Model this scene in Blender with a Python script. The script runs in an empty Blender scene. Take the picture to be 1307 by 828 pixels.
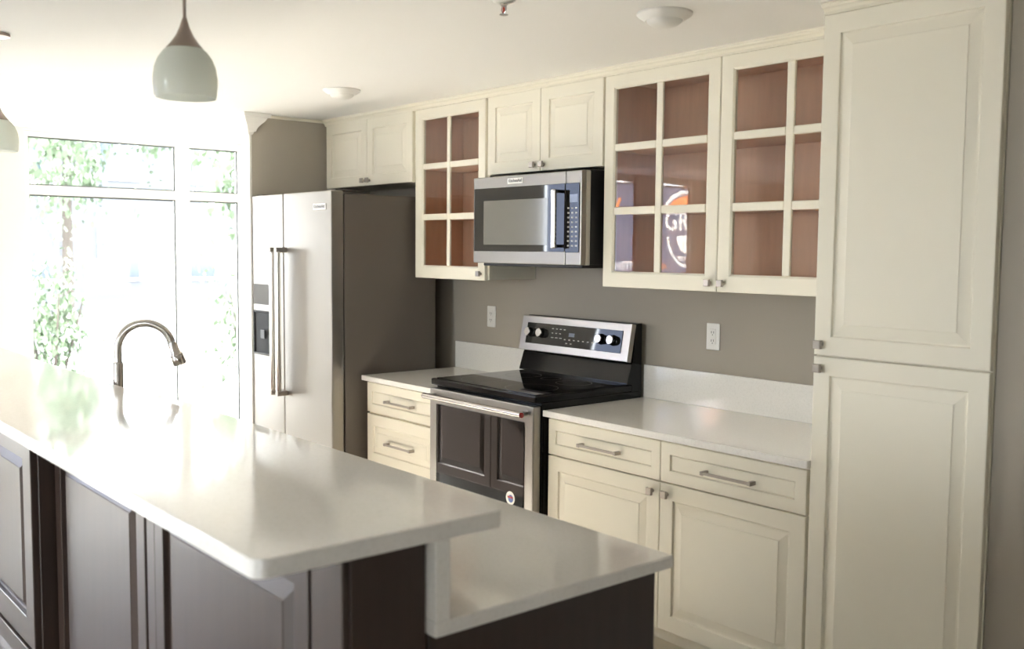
import bpy, bmesh, math, random
from mathutils import Vector, Matrix, Euler
random.seed(7)
scene = bpy.context.scene
COL = scene.collection

# ------------------------------------------------------------------ camera
IMG_W, IMG_H = 1307, 828
F_PX = 1269.49
cam_pos = Vector((3.8814, -3.4400, 1.5949))
yaw, pit, rol = (math.radians(a) for a in (49.9495, -4.3441, 0.4912))
fw = Vector((-math.sin(yaw) * math.cos(pit), math.cos(yaw) * math.cos(pit), math.sin(pit)))
rt = Vector((math.cos(yaw), math.sin(yaw), 0))
up = rt.cross(fw)
r2 = math.cos(rol) * rt + math.sin(rol) * up
u2 = -math.sin(rol) * rt + math.cos(rol) * up
cd = bpy.data.cameras.new('camera')
cd.sensor_width = 36.0
cd.lens = F_PX * 36.0 / IMG_W
cd.clip_start = 0.05
cd.clip_end = 300
cd.dof.use_dof = True
cd.dof.focus_distance = 4.2
cd.dof.aperture_fstop = 3.2
camo = bpy.data.objects.new('camera', cd)
COL.objects.link(camo)
camo.matrix_world = Matrix(((r2.x, u2.x, -fw.x, cam_pos.x), (r2.y, u2.y, -fw.y, cam_pos.y),
                            (r2.z, u2.z, -fw.z, cam_pos.z), (0, 0, 0, 1)))
scene.camera = camo

# ------------------------------------------------------------------ world, sun, exposure
SKY = 7.0
SUN = 55.0
EXPO = 1.97
w = bpy.data.worlds.new('sky')
scene.world = w
w.use_nodes = True
bg = w.node_tree.nodes['Background']
bg.inputs['Color'].default_value = (0.955, 0.99, 1.05, 1)
bg.inputs['Strength'].default_value = SKY
sd = bpy.data.lights.new('sun', 'SUN')
sd.energy = SUN
sd.angle = math.radians(0.6)
sd.color = (1.0, 0.975, 0.945)
suno = bpy.data.objects.new('sun', sd)
COL.objects.link(suno)
suno.rotation_euler = Vector((0.88, -0.13, -0.44)).to_track_quat('-Z', 'Y').to_euler()
scene.view_settings.view_transform = 'Standard'
scene.view_settings.look = 'None'
scene.view_settings.gamma = 1.0
scene.view_settings.use_curve_mapping = False
scene.view_settings.exposure = EXPO
scene.cycles.max_bounces = 10
scene.cycles.diffuse_bounces = 6
scene.cycles.glossy_bounces = 5
scene.cycles.transmission_bounces = 4
scene.cycles.transparent_max_bounces = 12
scene.cycles.caustics_reflective = False
scene.cycles.caustics_refractive = False
scene.cycles.sample_clamp_indirect = 6.0

# openings in the glazed left wall: (y0, y1)
XW = -3.32
ZW0, ZW1 = 0.10, 2.36
OPEN = [(-1.631, -0.06), (-4.97, -3.88), (-5.84, -5.27)]
XE, YS, ZC = 5.3, -7.3, 2.375          # right wall, wall behind the camera, ceiling height
OPEN_E = [(-6.3, -5.6)]          # window of the right wall, behind the camera (y0, y1)
FILL_OPEN_S = [(0.3, 1.7)]   # unseen window added behind the camera for more light (x0, x1)


def portal(loc, size, rot):
    l = bpy.data.lights.new('window_portal', 'AREA')
    l.shape = 'RECTANGLE'
    l.size, l.size_y = size
    l.cycles.is_portal = True
    o = bpy.data.objects.new('window_portal', l)
    COL.objects.link(o)
    o.location = loc
    o.rotation_euler = rot


for a, b in OPEN:
    portal((XW - 0.12, (a + b) / 2, (ZW0 + ZW1) / 2), (ZW1 - ZW0, b - a), (0, math.radians(-90), 0))
for a, b in FILL_OPEN_S:
    portal(((a + b) / 2, YS - 0.12, (ZW0 + ZW1) / 2), (b - a, ZW1 - ZW0), (math.radians(90), 0, 0))
for a, b in OPEN_E:
    portal((XE + 0.12, (a + b) / 2, (ZW0 + ZW1) / 2), (ZW1 - ZW0, b - a), (0, math.radians(90), 0))


# ------------------------------------------------------------------ materials
def pmat(name, col, rough=0.5, metal=0.0, spec=0.5, coat=0.0, coat_rough=0.05, var=0.0, vscale=6.0, stretch=None,
         bump=0.0, bscale=80.0):
    m = bpy.data.materials.new(name)
    m.use_nodes = True
    nt = m.node_tree
    b = nt.nodes['Principled BSDF']
    b.inputs['Base Color'].default_value = (*col, 1)
    b.inputs['Roughness'].default_value = rough
    b.inputs['Metallic'].default_value = metal
    b.inputs['Specular IOR Level'].default_value = spec
    b.inputs['Coat Weight'].default_value = coat
    b.inputs['Coat Roughness'].default_value = coat_rough
    if var > 0 or bump > 0:
        tc = nt.nodes.new('ShaderNodeTexCoord')
        mp = nt.nodes.new('ShaderNodeMapping')
        nt.links.new(tc.outputs['Object'], mp.inputs['Vector'])
        if stretch:
            mp.inputs['Scale'].default_value = stretch
        if var > 0:
            nz = nt.nodes.new('ShaderNodeTexNoise')
            nz.inputs['Scale'].default_value = vscale
            nz.inputs['Detail'].default_value = 5
            nt.links.new(mp.outputs['Vector'], nz.inputs['Vector'])
            mx = nt.nodes.new('ShaderNodeMix')
            mx.data_type = 'RGBA'
            nt.links.new(nz.outputs['Fac'], mx.inputs['Factor'])
            mx.inputs['A'].default_value = (*[c * (1 - var) for c in col], 1)
            mx.inputs['B'].default_value = (*[min(1, c * (1 + var)) for c in col], 1)
            nt.links.new(mx.outputs['Result'], b.inputs['Base Color'])
        if bump > 0:
            n2 = nt.nodes.new('ShaderNodeTexNoise')
            n2.inputs['Scale'].default_value = bscale
            n2.inputs['Detail'].default_value = 3
            nt.links.new(mp.outputs['Vector'], n2.inputs['Vector'])
            bp = nt.nodes.new('ShaderNodeBump')
            bp.inputs['Strength'].default_value = bump
            bp.inputs['Distance'].default_value = 0.002
            nt.links.new(n2.outputs['Fac'], bp.inputs['Height'])
            nt.links.new(bp.outputs['Normal'], b.inputs['Normal'])
    return m


def thin_glass(name, tint=(1, 1, 1), ior=1.5, rough=0.0):
    m = bpy.data.materials.new(name)
    m.use_nodes = True
    nt = m.node_tree
    nt.nodes.clear()
    out = nt.nodes.new('ShaderNodeOutputMaterial')
    mix = nt.nodes.new('ShaderNodeMixShader')
    fr = nt.nodes.new('ShaderNodeFresnel')
    fr.inputs['IOR'].default_value = ior
    tr = nt.nodes.new('ShaderNodeBsdfTransparent')
    tr.inputs['Color'].default_value = (*tint, 1)
    gl = nt.nodes.new('ShaderNodeBsdfGlossy')
    gl.inputs['Roughness'].default_value = rough
    ge = nt.nodes.new('ShaderNodeNewGeometry')
    inv = nt.nodes.new('ShaderNodeMath')
    inv.operation = 'SUBTRACT'
    inv.inputs[0].default_value = 1.0
    nt.links.new(ge.outputs['Backfacing'], inv.inputs[1])
    mu = nt.nodes.new('ShaderNodeMath')
    mu.operation = 'MULTIPLY'
    nt.links.new(fr.outputs['Fac'], mu.inputs[0])
    nt.links.new(inv.outputs[0], mu.inputs[1])
    nt.links.new(mu.outputs[0], mix.inputs['Fac'])
    nt.links.new(tr.outputs['BSDF'], mix.inputs[1])
    nt.links.new(gl.outputs['BSDF'], mix.inputs[2])
    nt.links.new(mix.outputs['Shader'], out.inputs['Surface'])
    return m


def quartz(name):
    m = pmat(name, (0.74, 0.71, 0.66), rough=0.07, spec=0.75)
    nt = m.node_tree
    b = nt.nodes['Principled BSDF']
    tc = nt.nodes.new('ShaderNodeTexCoord')
    v = nt.nodes.new('ShaderNodeTexNoise')
    v.inputs['Scale'].default_value = 110
    v.inputs['Detail'].default_value = 8
    v.inputs['Roughness'].default_value = 0.75
    nt.links.new(tc.outputs['Object'], v.inputs['Vector'])
    cr = nt.nodes.new('ShaderNodeValToRGB')
    cr.color_ramp.elements[0].position = 0.30
    cr.color_ramp.elements[0].color = (0.80, 0.785, 0.745, 1)
    cr.color_ramp.elements[1].position = 0.52
    cr.color_ramp.elements[1].color = (0.89, 0.875, 0.84, 1)
    nt.links.new(v.outputs['Fac'], cr.inputs['Fac'])
    nt.links.new(cr.outputs['Color'], b.inputs['Base Color'])
    return m


def wood_floor(name):
    m = pmat(name, (0.4, 0.33, 0.26), rough=0.32)
    nt = m.node_tree
    b = nt.nodes['Principled BSDF']
    tc = nt.nodes.new('ShaderNodeTexCoord')
    br = nt.nodes.new('ShaderNodeTexBrick')
    br.offset = 0.37
    br.inputs['Scale'].default_value = 1.0
    br.inputs['Brick Width'].default_value = 1.2
    br.inputs['Row Height'].default_value = 0.15
    br.inputs['Mortar Size'].default_value = 0.002
    br.inputs['Color1'].default_value = (0.47, 0.425, 0.37, 1)
    br.inputs['Color2'].default_value = (0.40, 0.36, 0.315, 1)
    br.inputs['Mortar'].default_value = (0.12, 0.10, 0.08, 1)
    nt.links.new(tc.outputs['Object'], br.inputs['Vector'])
    mp = nt.nodes.new('ShaderNodeMapping')
    mp.inputs['Scale'].default_value = (1.5, 22, 1)
    nt.links.new(tc.outputs['Object'], mp.inputs['Vector'])
    nz = nt.nodes.new('ShaderNodeTexNoise')
    nz.inputs['Scale'].default_value = 3
    nz.inputs['Detail'].default_value = 6
    nt.links.new(mp.outputs['Vector'], nz.inputs['Vector'])
    mx = nt.nodes.new('ShaderNodeMix')
    mx.data_type = 'RGBA'
    mx.blend_type = 'MULTIPLY'
    mx.inputs['Factor'].default_value = 0.35
    nt.links.new(br.outputs['Color'], mx.inputs['A'])
    nt.links.new(nz.outputs['Color'], mx.inputs['B'])
    nt.links.new(mx.outputs['Result'], b.inputs['Base Color'])
    return m


M = {}
M['cream'] = pmat('cream_paint', (0.83, 0.792, 0.672), rough=0.48, spec=0.35)
M['cream_in'] = pmat('cream_edge', (0.81, 0.765, 0.63), rough=0.4)
M['grey_wall'] = pmat('grey_wall_paint', (0.385, 0.35, 0.295), rough=0.75, bump=0.15, bscale=300)
M['white_wall'] = pmat('white_wall_paint', (0.80, 0.78, 0.73), rough=0.8, bump=0.1, bscale=300)
M['ceiling'] = pmat('ceiling_paint', (0.88, 0.87, 0.84), rough=0.85, bump=0.1, bscale=200)
M['trim_white'] = pmat('white_trim', (0.82, 0.81, 0.77), rough=0.4)
M['floor'] = wood_floor('wood_floor')
M['quartz'] = quartz('white_quartz')
M['maple'] = pmat('maple_interior', (0.70, 0.45, 0.32), rough=0.5, var=0.14, vscale=4, stretch=(9, 9, 1))
M['steel'] = pmat('stainless_steel', (0.46, 0.44, 0.41), rough=0.30, metal=1.0, var=0.04, vscale=5, stretch=(1, 1, 60))
M['steel_front'] = pmat('brushed_steel_door', (0.335, 0.318, 0.295), rough=0.34, metal=1.0, var=0.03, vscale=5, stretch=(60, 60, 1))
M['steel_micro'] = pmat('brushed_steel_microwave', (0.30, 0.285, 0.26), rough=0.36, metal=1.0)
M['fridge_side'] = pmat('grey_fridge_side', (0.115, 0.098, 0.083), rough=0.42, bump=0.2, bscale=500)
M['chrome'] = pmat('polished_steel', (0.56, 0.53, 0.50), rough=0.18, metal=1.0)
M['nickel'] = pmat('brushed_nickel', (0.42, 0.385, 0.345), rough=0.34, metal=1.0)
M['black'] = pmat('black_enamel', (0.005, 0.0045, 0.0045), rough=0.12, spec=0.3)
M['black_matte'] = pmat('black_plastic', (0.014, 0.013, 0.013), rough=0.45)
M['black_glass'] = pmat('black_glass', (0.010, 0.009, 0.008), rough=0.03, spec=0.5)
M['oven_glass'] = pmat('oven_glass', (0.012, 0.011, 0.010), rough=0.02, spec=0.7, coat=0.25, coat_rough=0.01)
M['mw_screen'] = pmat('microwave_mesh_window', (0.15, 0.147, 0.13), rough=0.10, spec=0.6, coat=0.5)
M['disp_dark'] = pmat('dispenser_recess', (0.006, 0.006, 0.006), rough=0.6, spec=0.15)
M['panel_grey'] = pmat('dispenser_panel', (0.08, 0.075, 0.068), rough=0.6, spec=0.25)
M['handle_steel'] = pmat('handle_steel', (0.86, 0.82, 0.77), rough=0.24, metal=1.0)
M['espresso'] = pmat('espresso_wood', (0.042, 0.026, 0.020), rough=0.34, spec=0.5, var=0.30, vscale=3, stretch=(14, 14, 1),
                     coat=0.15, coat_rough=0.26)
M['white_plastic'] = pmat('white_plastic', (0.80, 0.79, 0.75), rough=0.35)
M['slot'] = pmat('outlet_slot', (0.05, 0.05, 0.05), rough=0.5)

M['pend_metal'] = pmat('pendant_metal', (0.36, 0.30, 0.26), rough=0.35, metal=1.0)
M['lens'] = pmat('frosted_lens', (0.78, 0.77, 0.73), rough=0.3)
M['bulb_red'] = pmat('sprinkler_bulb', (0.5, 0.06, 0.03), rough=0.1)
M['red'] = pmat('red_medallion', (0.30, 0.02, 0.02), rough=0.25)
M['badge'] = pmat('badge_plate', (0.86, 0.85, 0.82), rough=0.3)
M['ink'] = pmat('badge_ink', (0.10, 0.10, 0.11), rough=0.4)
M['mark'] = pmat('control_print', (0.50, 0.49, 0.46), rough=0.4)
M['lcd'] = pmat('display_glass', (0.22, 0.25, 0.33), rough=0.08)
M['blue_ink'] = pmat('sticker_blue', (0.08, 0.12, 0.35), rough=0.4)
def cloth(name, col, rough=0.7, fac=0.5):
    m = pmat(name, col, rough=rough)
    nt = m.node_tree
    out = nt.nodes['Material Output']
    tr = nt.nodes.new('ShaderNodeBsdfTranslucent')
    tr.inputs['Color'].default_value = (*col, 1)
    mx = nt.nodes.new('ShaderNodeMixShader')
    mx.inputs['Fac'].default_value = fac
    nt.links.new(nt.nodes['Principled BSDF'].outputs[0], mx.inputs[1])
    nt.links.new(tr.outputs[0], mx.inputs[2])
    nt.links.new(mx.outputs[0], out.inputs['Surface'])
    return m


M['shade_glass'] = cloth('opal_shade_glass', (0.93, 0.95, 0.91), rough=0.14, fac=0.6)
M['banner_blue'] = cloth('banner_blue', (0.095, 0.11, 0.16))
M['banner_white'] = cloth('banner_white', (0.66, 0.63, 0.62))
M['banner_orange'] = cloth('banner_orange', (0.62, 0.20, 0.08))
M['win_frame'] = pmat('white_aluminium', (0.80, 0.80, 0.78), rough=0.35)
M['gasket'] = pmat('dark_gasket', (0.06, 0.065, 0.06), rough=0.5)
M['pane'] = thin_glass('window_glass', (0.97, 0.985, 0.98), 1.45)
M['cab_glass'] = thin_glass('cabinet_glass', (0.95, 0.95, 0.93), 1.62)
M['pavement'] = pmat('pavement', (0.09, 0.09, 0.09), rough=0.9, var=0.15, vscale=2)
M['bark'] = pmat('bark', (0.05, 0.04, 0.032), rough=0.9)
M['leaf'] = pmat('leaves', (0.11, 0.15, 0.09), rough=0.6, var=0.4, vscale=2)
M['brick_far'] = pmat('far_masonry', (0.06, 0.05, 0.05), rough=0.9)
M['pale_far'] = pmat('far_stucco', (0.075, 0.077, 0.085), rough=0.9)
M['far_glass'] = pmat('far_window_glass', (0.03, 0.04, 0.055), rough=0.1)
M['car_paint'] = pmat('car_paint', (0.05, 0.07, 0.10), rough=0.2, coat=0.6)
M['rubber'] = pmat('rubber', (0.02, 0.02, 0.02), rough=0.8)

# ------------------------------------------------------------------ helpers
WORLD = {}


def wpos(o):
    return WORLD.get(o.name, Vector((0, 0, 0))) if o else Vector((0, 0, 0))


def tag(o, label=None, cat=None, group=None, kind=None):
    if label: o['label'] = label
    if cat: o['category'] = cat
    if group: o['group'] = group
    if kind: o['kind'] = kind
    return o


def thing(name, loc, label=None, cat=None, group=None, kind=None):
    o = bpy.data.objects.new(name, None)
    o.empty_display_size = 0.1
    COL.objects.link(o)
    o.location = loc
    WORLD[o.name] = Vector(loc)
    return tag(o, label, cat, group, kind)


def obj(name, bm, mat, parent=None, smooth=False, normals=True):
    if normals:
        bmesh.ops.recalc_face_normals(bm, faces=bm.faces[:])
    lo = Vector((1e9,) * 3)
    hi = Vector((-1e9,) * 3)
    for v in bm.verts:
        for i in range(3):
            lo[i] = min(lo[i], v.co[i])
            hi[i] = max(hi[i], v.co[i])
    c = (lo + hi) / 2
    if parent is None:
        c.z = lo.z
    for v in bm.verts:
        v.co -= c
    me = bpy.data.meshes.new(name)
    bm.to_mesh(me)
    bm.free()
    for mm in (mat if isinstance(mat, (list, tuple)) else [mat]):
        me.materials.append(M[mm])
    if smooth:
        for p in me.polygons:
            p.use_smooth = True
        try:
            me.set_sharp_from_angle(angle=math.radians(38))
        except Exception:
            pass
    o = bpy.data.objects.new(name, me)
    COL.objects.link(o)
    o.location = c - wpos(parent)
    if parent:
        o.parent = parent
    WORLD[o.name] = c
    return o


def place(name, mesh, loc, parent=None, rot=(0, 0, 0)):
    o = bpy.data.objects.new(name, mesh)
    COL.objects.link(o)
    o.location = Vector(loc) - wpos(parent)
    o.rotation_euler = rot
    if parent:
        o.parent = parent
    WORLD[o.name] = Vector(loc)
    return o


def struct(o):
    o['kind'] = 'structure'
    return o


def box(bm, x0, x1, y0, y1, z0, z1, bev=0.0, seg=2):
    vs = [bm.verts.new((x, y, z)) for x in (x0, x1) for y in (y0, y1) for z in (z0, z1)]
    F = [(0, 1, 3, 2), (4, 6, 7, 5), (0, 4, 5, 1), (2, 3, 7, 6), (0, 2, 6, 4), (1, 5, 7, 3)]
    fs = [bm.faces.new([vs[i] for i in f]) for f in F]
    if bev > 0:
        es = list({e for f in fs for e in f.edges})
        bmesh.ops.bevel(bm, geom=es, offset=bev, segments=seg, affect='EDGES', profile=0.5)
    return bm


def B(x0, x1, y0, y1, z0, z1, bev=0.0, seg=2):
    bm = bmesh.new()
    return box(bm, x0, x1, y0, y1, z0, z1, bev, seg)


def prism(bm, pts, axis, a, b):
    """pts: 2-D outline; axis: extrusion axis. x: pts=(y,z); y: pts=(x,z); z: pts=(x,y)"""
    def mk(p, t):
        return {'x': (t, p[0], p[1]), 'y': (p[0], t, p[1]), 'z': (p[0], p[1], t)}[axis]
    A = [bm.verts.new(mk(p, a)) for p in pts]
    C = [bm.verts.new(mk(p, b)) for p in pts]
    bm.faces.new(A)
    bm.faces.new(C[::-1])
    n = len(pts)
    for i in range(n):
        bm.faces.new((A[i], C[i], C[(i + 1) % n], A[(i + 1) % n]))
    return bm


def lathe(bm, prof, c, axis='z', n=24, cap=True):
    """prof: (r, t) along axis from c"""
    rings = []
    for r, t in prof:
        ring = []
        for k in range(n):
            a = 2 * math.pi * k / n
            p = (r * math.cos(a), r * math.sin(a))
            q = {'z': (p[0], p[1], t), 'y': (p[0], t, p[1]), 'x': (t, p[0], p[1])}[axis]
            ring.append(bm.verts.new(Vector(c) + Vector(q)))
        rings.append(ring)
    for i in range(len(rings) - 1):
        for k in range(n):
            bm.faces.new((rings[i][k], rings[i][(k + 1) % n], rings[i + 1][(k + 1) % n], rings[i + 1][k]))
    if cap:
        bm.faces.new(rings[0])
        bm.faces.new(rings[-1][::-1])
    return bm


def tube(bm, pts, r, n=12, cap=True):
    pts = [Vector(p) for p in pts]
    rings = []
    ref = None
    for i, p in enumerate(pts):
        t = (pts[min(i + 1, len(pts) - 1)] - pts[max(i - 1, 0)]).normalized()
        if ref is None:
            ref = Vector((0, 0, 1)) if abs(t.z) < 0.9 else Vector((1, 0, 0))
        s = t.cross(ref).normalized()
        ref = s.cross(t).normalized()
        rr = r[i] if isinstance(r, (list, tuple)) else r
        rings.append([bm.verts.new(p + rr * (math.cos(2 * math.pi * k / n) * s + math.sin(2 * math.pi * k / n) * ref)) for k in range(n)])
    for i in range(len(rings) - 1):
        for k in range(n):
            bm.faces.new((rings[i][k], rings[i][(k + 1) % n], rings[i + 1][(k + 1) % n], rings[i + 1][k]))
    if cap:
        bm.faces.new(rings[0])
        bm.faces.new(rings[-1][::-1])
    return bm


def rect_loft(bm, x0, x1, z0, z1, steps, close=True):
    """steps: (inset, y). nested rectangles in planes y; closes the last one"""
    rings = []
    for ins, y in steps:
        rings.append([bm.verts.new(p) for p in ((x0 + ins, y, z0 + ins), (x1 - ins, y, z0 + ins), (x1 - ins, y, z1 - ins), (x0 + ins, y, z1 - ins))])
    for i in range(len(rings) - 1):
        for k in range(4):
            bm.faces.new((rings[i][k], rings[i][(k + 1) % 4], rings[i + 1][(k + 1) % 4], rings[i + 1][k]))
    if close:
        bm.faces.new(rings[-1])
    return rings


def raised_front(name, parent, mat, x0, x1, z0, z1, yf, s=1, stile=0.058, th=0.020, bev=0.036, flat=False, pname='raised_panel', deep=1.0):
    """a cabinet door or drawer front with frame and raised panel; s=+1 faces -Y, s=-1 faces +Y"""
    bm = bmesh.new()
    Y = lambda d: yf + s * d
    rings = rect_loft(bm, x0, x1, z0, z1, [(0, Y(th)), (0, Y(0.003)), (0.0009, Y(0.0009)), (0.003, Y(0)), (stile, Y(0)),
                                           (stile + 0.002, Y(0.001)), (stile + 0.0035, Y(0.007 * deep)), (stile + 0.006, Y(0.0085 * deep))], close=True)
    bm.faces.new(rings[0][::-1])
    d = obj(name, bm, mat, parent)
    bm = bmesh.new()
    i0 = stile + 0.0065
    if flat:
        st = [(i0, Y(0.0095)), (i0, Y(0.006)), (i0 + 0.003, Y(0.0055))]
    else:
        st = [(i0, Y(0.0095 * deep)), (i0, Y(0.0080 * deep)), (i0 + bev * 0.15, Y(0.0080 * deep)), (i0 + bev, Y(0.0022)), (i0 + bev + 0.0015, Y(0.0005)), (i0 + bev + 0.004, Y(0.0003))]
    rings = rect_loft(bm, x0, x1, z0, z1, st)
    bm.faces.new(rings[0][::-1])
    obj(pname, bm, mat, d)
    return d


def knob_mesh():
    bm = bmesh.new()
    lathe(bm, [(0.0075, 0), (0.006, -0.004), (0.0055, -0.014)], (0, 0, 0), 'y', 12)
    h = 0.0135
    rect_loft(bm, -h, h, -h, h, [(0.003, -0.013), (0, -0.016), (0, -0.025), (0.002, -0.027)])
    bmesh.ops.recalc_face_normals(bm, faces=bm.faces[:])
    me = bpy.data.meshes.new('knob')
    bm.to_mesh(me)
    bm.free()
    me.materials.append(M['nickel'])
    return me


def pull_mesh(L):
    bm = bmesh.new()
    for sx in (-1, 1):
        box(bm, sx * L / 2 - 0.007, sx * L / 2 + 0.007, -0.034, 0, -0.007, 0.007, 0.0015)
    box(bm, -L / 2, L / 2, -0.033, -0.023, -0.0048, 0.0048, 0.0015)
    bmesh.ops.recalc_face_normals(bm, faces=bm.faces[:])
    me = bpy.data.meshes.new('pull')
    bm.to_mesh(me)
    bm.free()
    me.materials.append(M['nickel'])
    return me


KNOB = knob_mesh()
PULL = pull_mesh(0.205)
PULL_L = pull_mesh(0.225)


def text_mesh(name, body, size, extrude, mat, bold=0.0):
    cu = bpy.data.curves.new(name, 'FONT')
    cu.body = body
    cu.size = size
    cu.extrude = extrude
    cu.offset = bold
    cu.align_x = 'CENTER'
    cu.align_y = 'CENTER'
    cu.resolution_u = 3
    t = bpy.data.objects.new(name, cu)
    COL.objects.link(t)
    bpy.context.view_layer.update()
    me = bpy.data.meshes.new_from_object(t.evaluated_get(bpy.context.evaluated_depsgraph_get()))
    bpy.data.objects.remove(t)
    bpy.data.curves.remove(cu)
    me.materials.clear()
    me.materials.append(M[mat])
    return me


# ------------------------------------------------------------------ the shell
struct(obj('floor', B(XW - 0.1, XE, YS, 0.12, -0.05, 0.0), 'floor'))
struct(obj('ceiling', B(XW - 0.2, XE + 0.1, YS - 0.2, 0.12, ZC, ZC + 0.12), 'ceiling'))
struct(obj('wall_back', B(XW - 0.1, 2.63, 0.0, 0.12, 0, ZC), 'grey_wall'))
struct(obj('wall_back_right', B(2.629, XE, -0.605, 0.12, 0, ZC), 'grey_wall'))
bm = bmesh.new()
edges = [YS] + [v for ab in OPEN_E for v in ab] + [0.12]
for i in range(0, len(edges), 2):
    box(bm, XE, XE + 0.2, edges[i], edges[i + 1], 0, ZC)
for a, b in OPEN_E:
    box(bm, XE, XE + 0.2, a, b, 0, ZW0)
    box(bm, XE, XE + 0.2, a, b, ZW1, ZC)
struct(obj('wall_right', bm, 'grey_wall'))

# glazed wall on the left: piers, sill and head around the openings
bm = bmesh.new()
ys = sorted([v for ab in OPEN for v in ab])
edges = [YS - 0.1] + ys + [0.0]
for i in range(0, len(edges), 2):
    box(bm, XW - 0.2, XW, edges[i], edges[i + 1], 0, ZC)
for a, b in OPEN:
    box(bm, XW - 0.2, XW, a, b, 0, ZW0)
    box(bm, XW - 0.2, XW, a, b, ZW1, ZC)
struct(obj('wall_left', bm, 'white_wall'))
bm = bmesh.new()
xs = sorted([v for ab in FILL_OPEN_S for v in ab])
edges = [XW] + xs + [XE]
for i in range(0, len(edges), 2):
    box(bm, edges[i], edges[i + 1], YS - 0.2, YS, 0, ZC)
for a, b in FILL_OPEN_S:
    box(bm, a, b, YS - 0.2, YS, 0, ZW0)
    box(bm, a, b, YS - 0.2, YS, ZW1, ZC)
struct(obj('wall_front', bm, 'white_wall'))


def glazed(n, a, b, muls, axis, plane, zt=(1.935, 1.997)):
    """window of the left wall (axis y) or the unseen one added for light behind the camera (axis x)"""
    def bx(u0, u1, d0, d1, z0, z1, bev=0.003):
        return B(plane + d0, plane + d1, u0, u1, z0, z1, bev, 1) if axis == 'y' else B(u0, u1, plane + d0, plane + d1, z0, z1, bev, 1)
    c = ((plane - 0.1, (a + b) / 2, ZW0) if axis == 'y' else ((a + b) / 2, plane - 0.1, ZW0))
    wdw = thing('window_%d' % n, c, kind='structure')
    f = 0.035
    d0, d1 = -0.13, -0.05
    obj('window_frame', bx(a, a + f, d0, d1, ZW0, ZW1), 'win_frame', wdw)
    obj('window_frame', bx(b - f, b, d0, d1, ZW0, ZW1), 'win_frame', wdw)
    obj('window_frame', bx(a + f, b - f, d0, d1, ZW1 - f, ZW1), 'win_frame', wdw)
    obj('window_sill', bx(a + f, b - f, d0, d1, ZW0, ZW0 + 0.06), 'win_frame', wdw)
    cuts = [a + f] + [v for m in muls for v in m] + [b - f]
    for m0, m1 in muls:
        obj('mullion', bx(m0, m1, d0, d1 + 0.01, ZW0 + 0.06, ZW1 - f), 'win_frame', wdw)
    for i in range(0, len(cuts), 2):
        u0, u1 = cuts[i], cuts[i + 1]
        obj('transom', bx(u0, u1, d0, d1, zt[0], zt[1]), 'win_frame', wdw)
        for z0, z1 in ((ZW0 + 0.06, zt[0]), (zt[1], ZW1 - f)):
            p = obj('pane', bx(u0, u1, -0.10, -0.094, z0, z1, 0), 'pane', wdw)
            g = 0.011
            gb = bmesh.new()
            for q in ((u0, u0 + g, z0, z1), (u1 - g, u1, z0, z1), (u0 + g, u1 - g, z0, z0 + g), (u0 + g, u1 - g, z1 - g, z1)):
                if axis == 'y':
                    box(gb, plane - 0.092, plane - 0.084, q[0], q[1], q[2], q[3])
                else:
                    box(gb, q[0], q[1], plane - 0.092, plane - 0.084, q[2], q[3])
            obj('gasket', gb, 'gasket', p)


glazed(1, *OPEN[0], [(-0.585, -0.491)], 'y', XW)
for i, (a, b) in enumerate(OPEN[1:]):
    glazed(2 + i, a, b, [], 'y', XW, zt=(2.0, 2.06) if i == 2 else (0.62, 0.67))
for i, (a, b) in enumerate(FILL_OPEN_S):
    glazed(5 + i, a, b, [((a + b) / 2 - 0.03, (a + b) / 2 + 0.03)], 'x', YS)  # added window, out of view and out of the reflections, for fill light

for i, (a, b) in enumerate(OPEN_E):
    glazed(9 + i, a, b, [((a + b) / 2 - 0.03, (a + b) / 2 + 0.03)], 'y', XE + 0.2)

# short partition beside the refrigerator, white end trim and crown cap
XST = -1.642
part = thing('wall_partition', (XST - 0.055, -0.4, 0), kind='structure')
obj('partition_core', B(XST - 0.11, XST, -0.812, 0, 0, ZC), 'grey_wall', part)
obj('end_trim', B(XST - 0.116, XST + 0.001, -0.826, -0.8125, 0, ZC - 0.11, 0.002), 'trim_white', part)
bm = bmesh.new()
lay = [(2.252, 0.004, 0.008), (2.264, 0.010, 0.014), (2.268, 0.010, 0.014), (2.270, 0.016, 0.030), (2.280, 0.017, 0.032), (2.296, 0.022, 0.042),
       (2.312, 0.032, 0.060), (2.328, 0.046, 0.082), (2.342, 0.054, 0.094), (2.350, 0.056, 0.097), (2.352, 0.064, 0.118), (2.374, 0.066, 0.122)]
rings = []
for z, o_, bk in lay:
    x0, x1, y0, y1 = XST - 0.11 - o_, XST + o_, -0.828 - o_ * 0.9, -0.812 + bk * 0.78
    rings.append([bm.verts.new(p) for p in ((x0, y0, z), (x1, y0, z), (x1, y1, z), (x0, y1, z))])
for i in range(len(rings) - 1):
    for k in range(4):
        bm.faces.new((rings[i][k], rings[i][(k + 1) % 4], rings[i + 1][(k + 1) % 4], rings[i + 1][k]))
bm.faces.new(rings[0]); bm.faces.new(rings[-1][::-1])
obj('crown_cap', bm, 'trim_white', part)
obj('ceiling_bead', B(XST, XST + 0.012, -0.74, -0.34, 2.356, 2.374, 0.003), 'cream', part)

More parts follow.
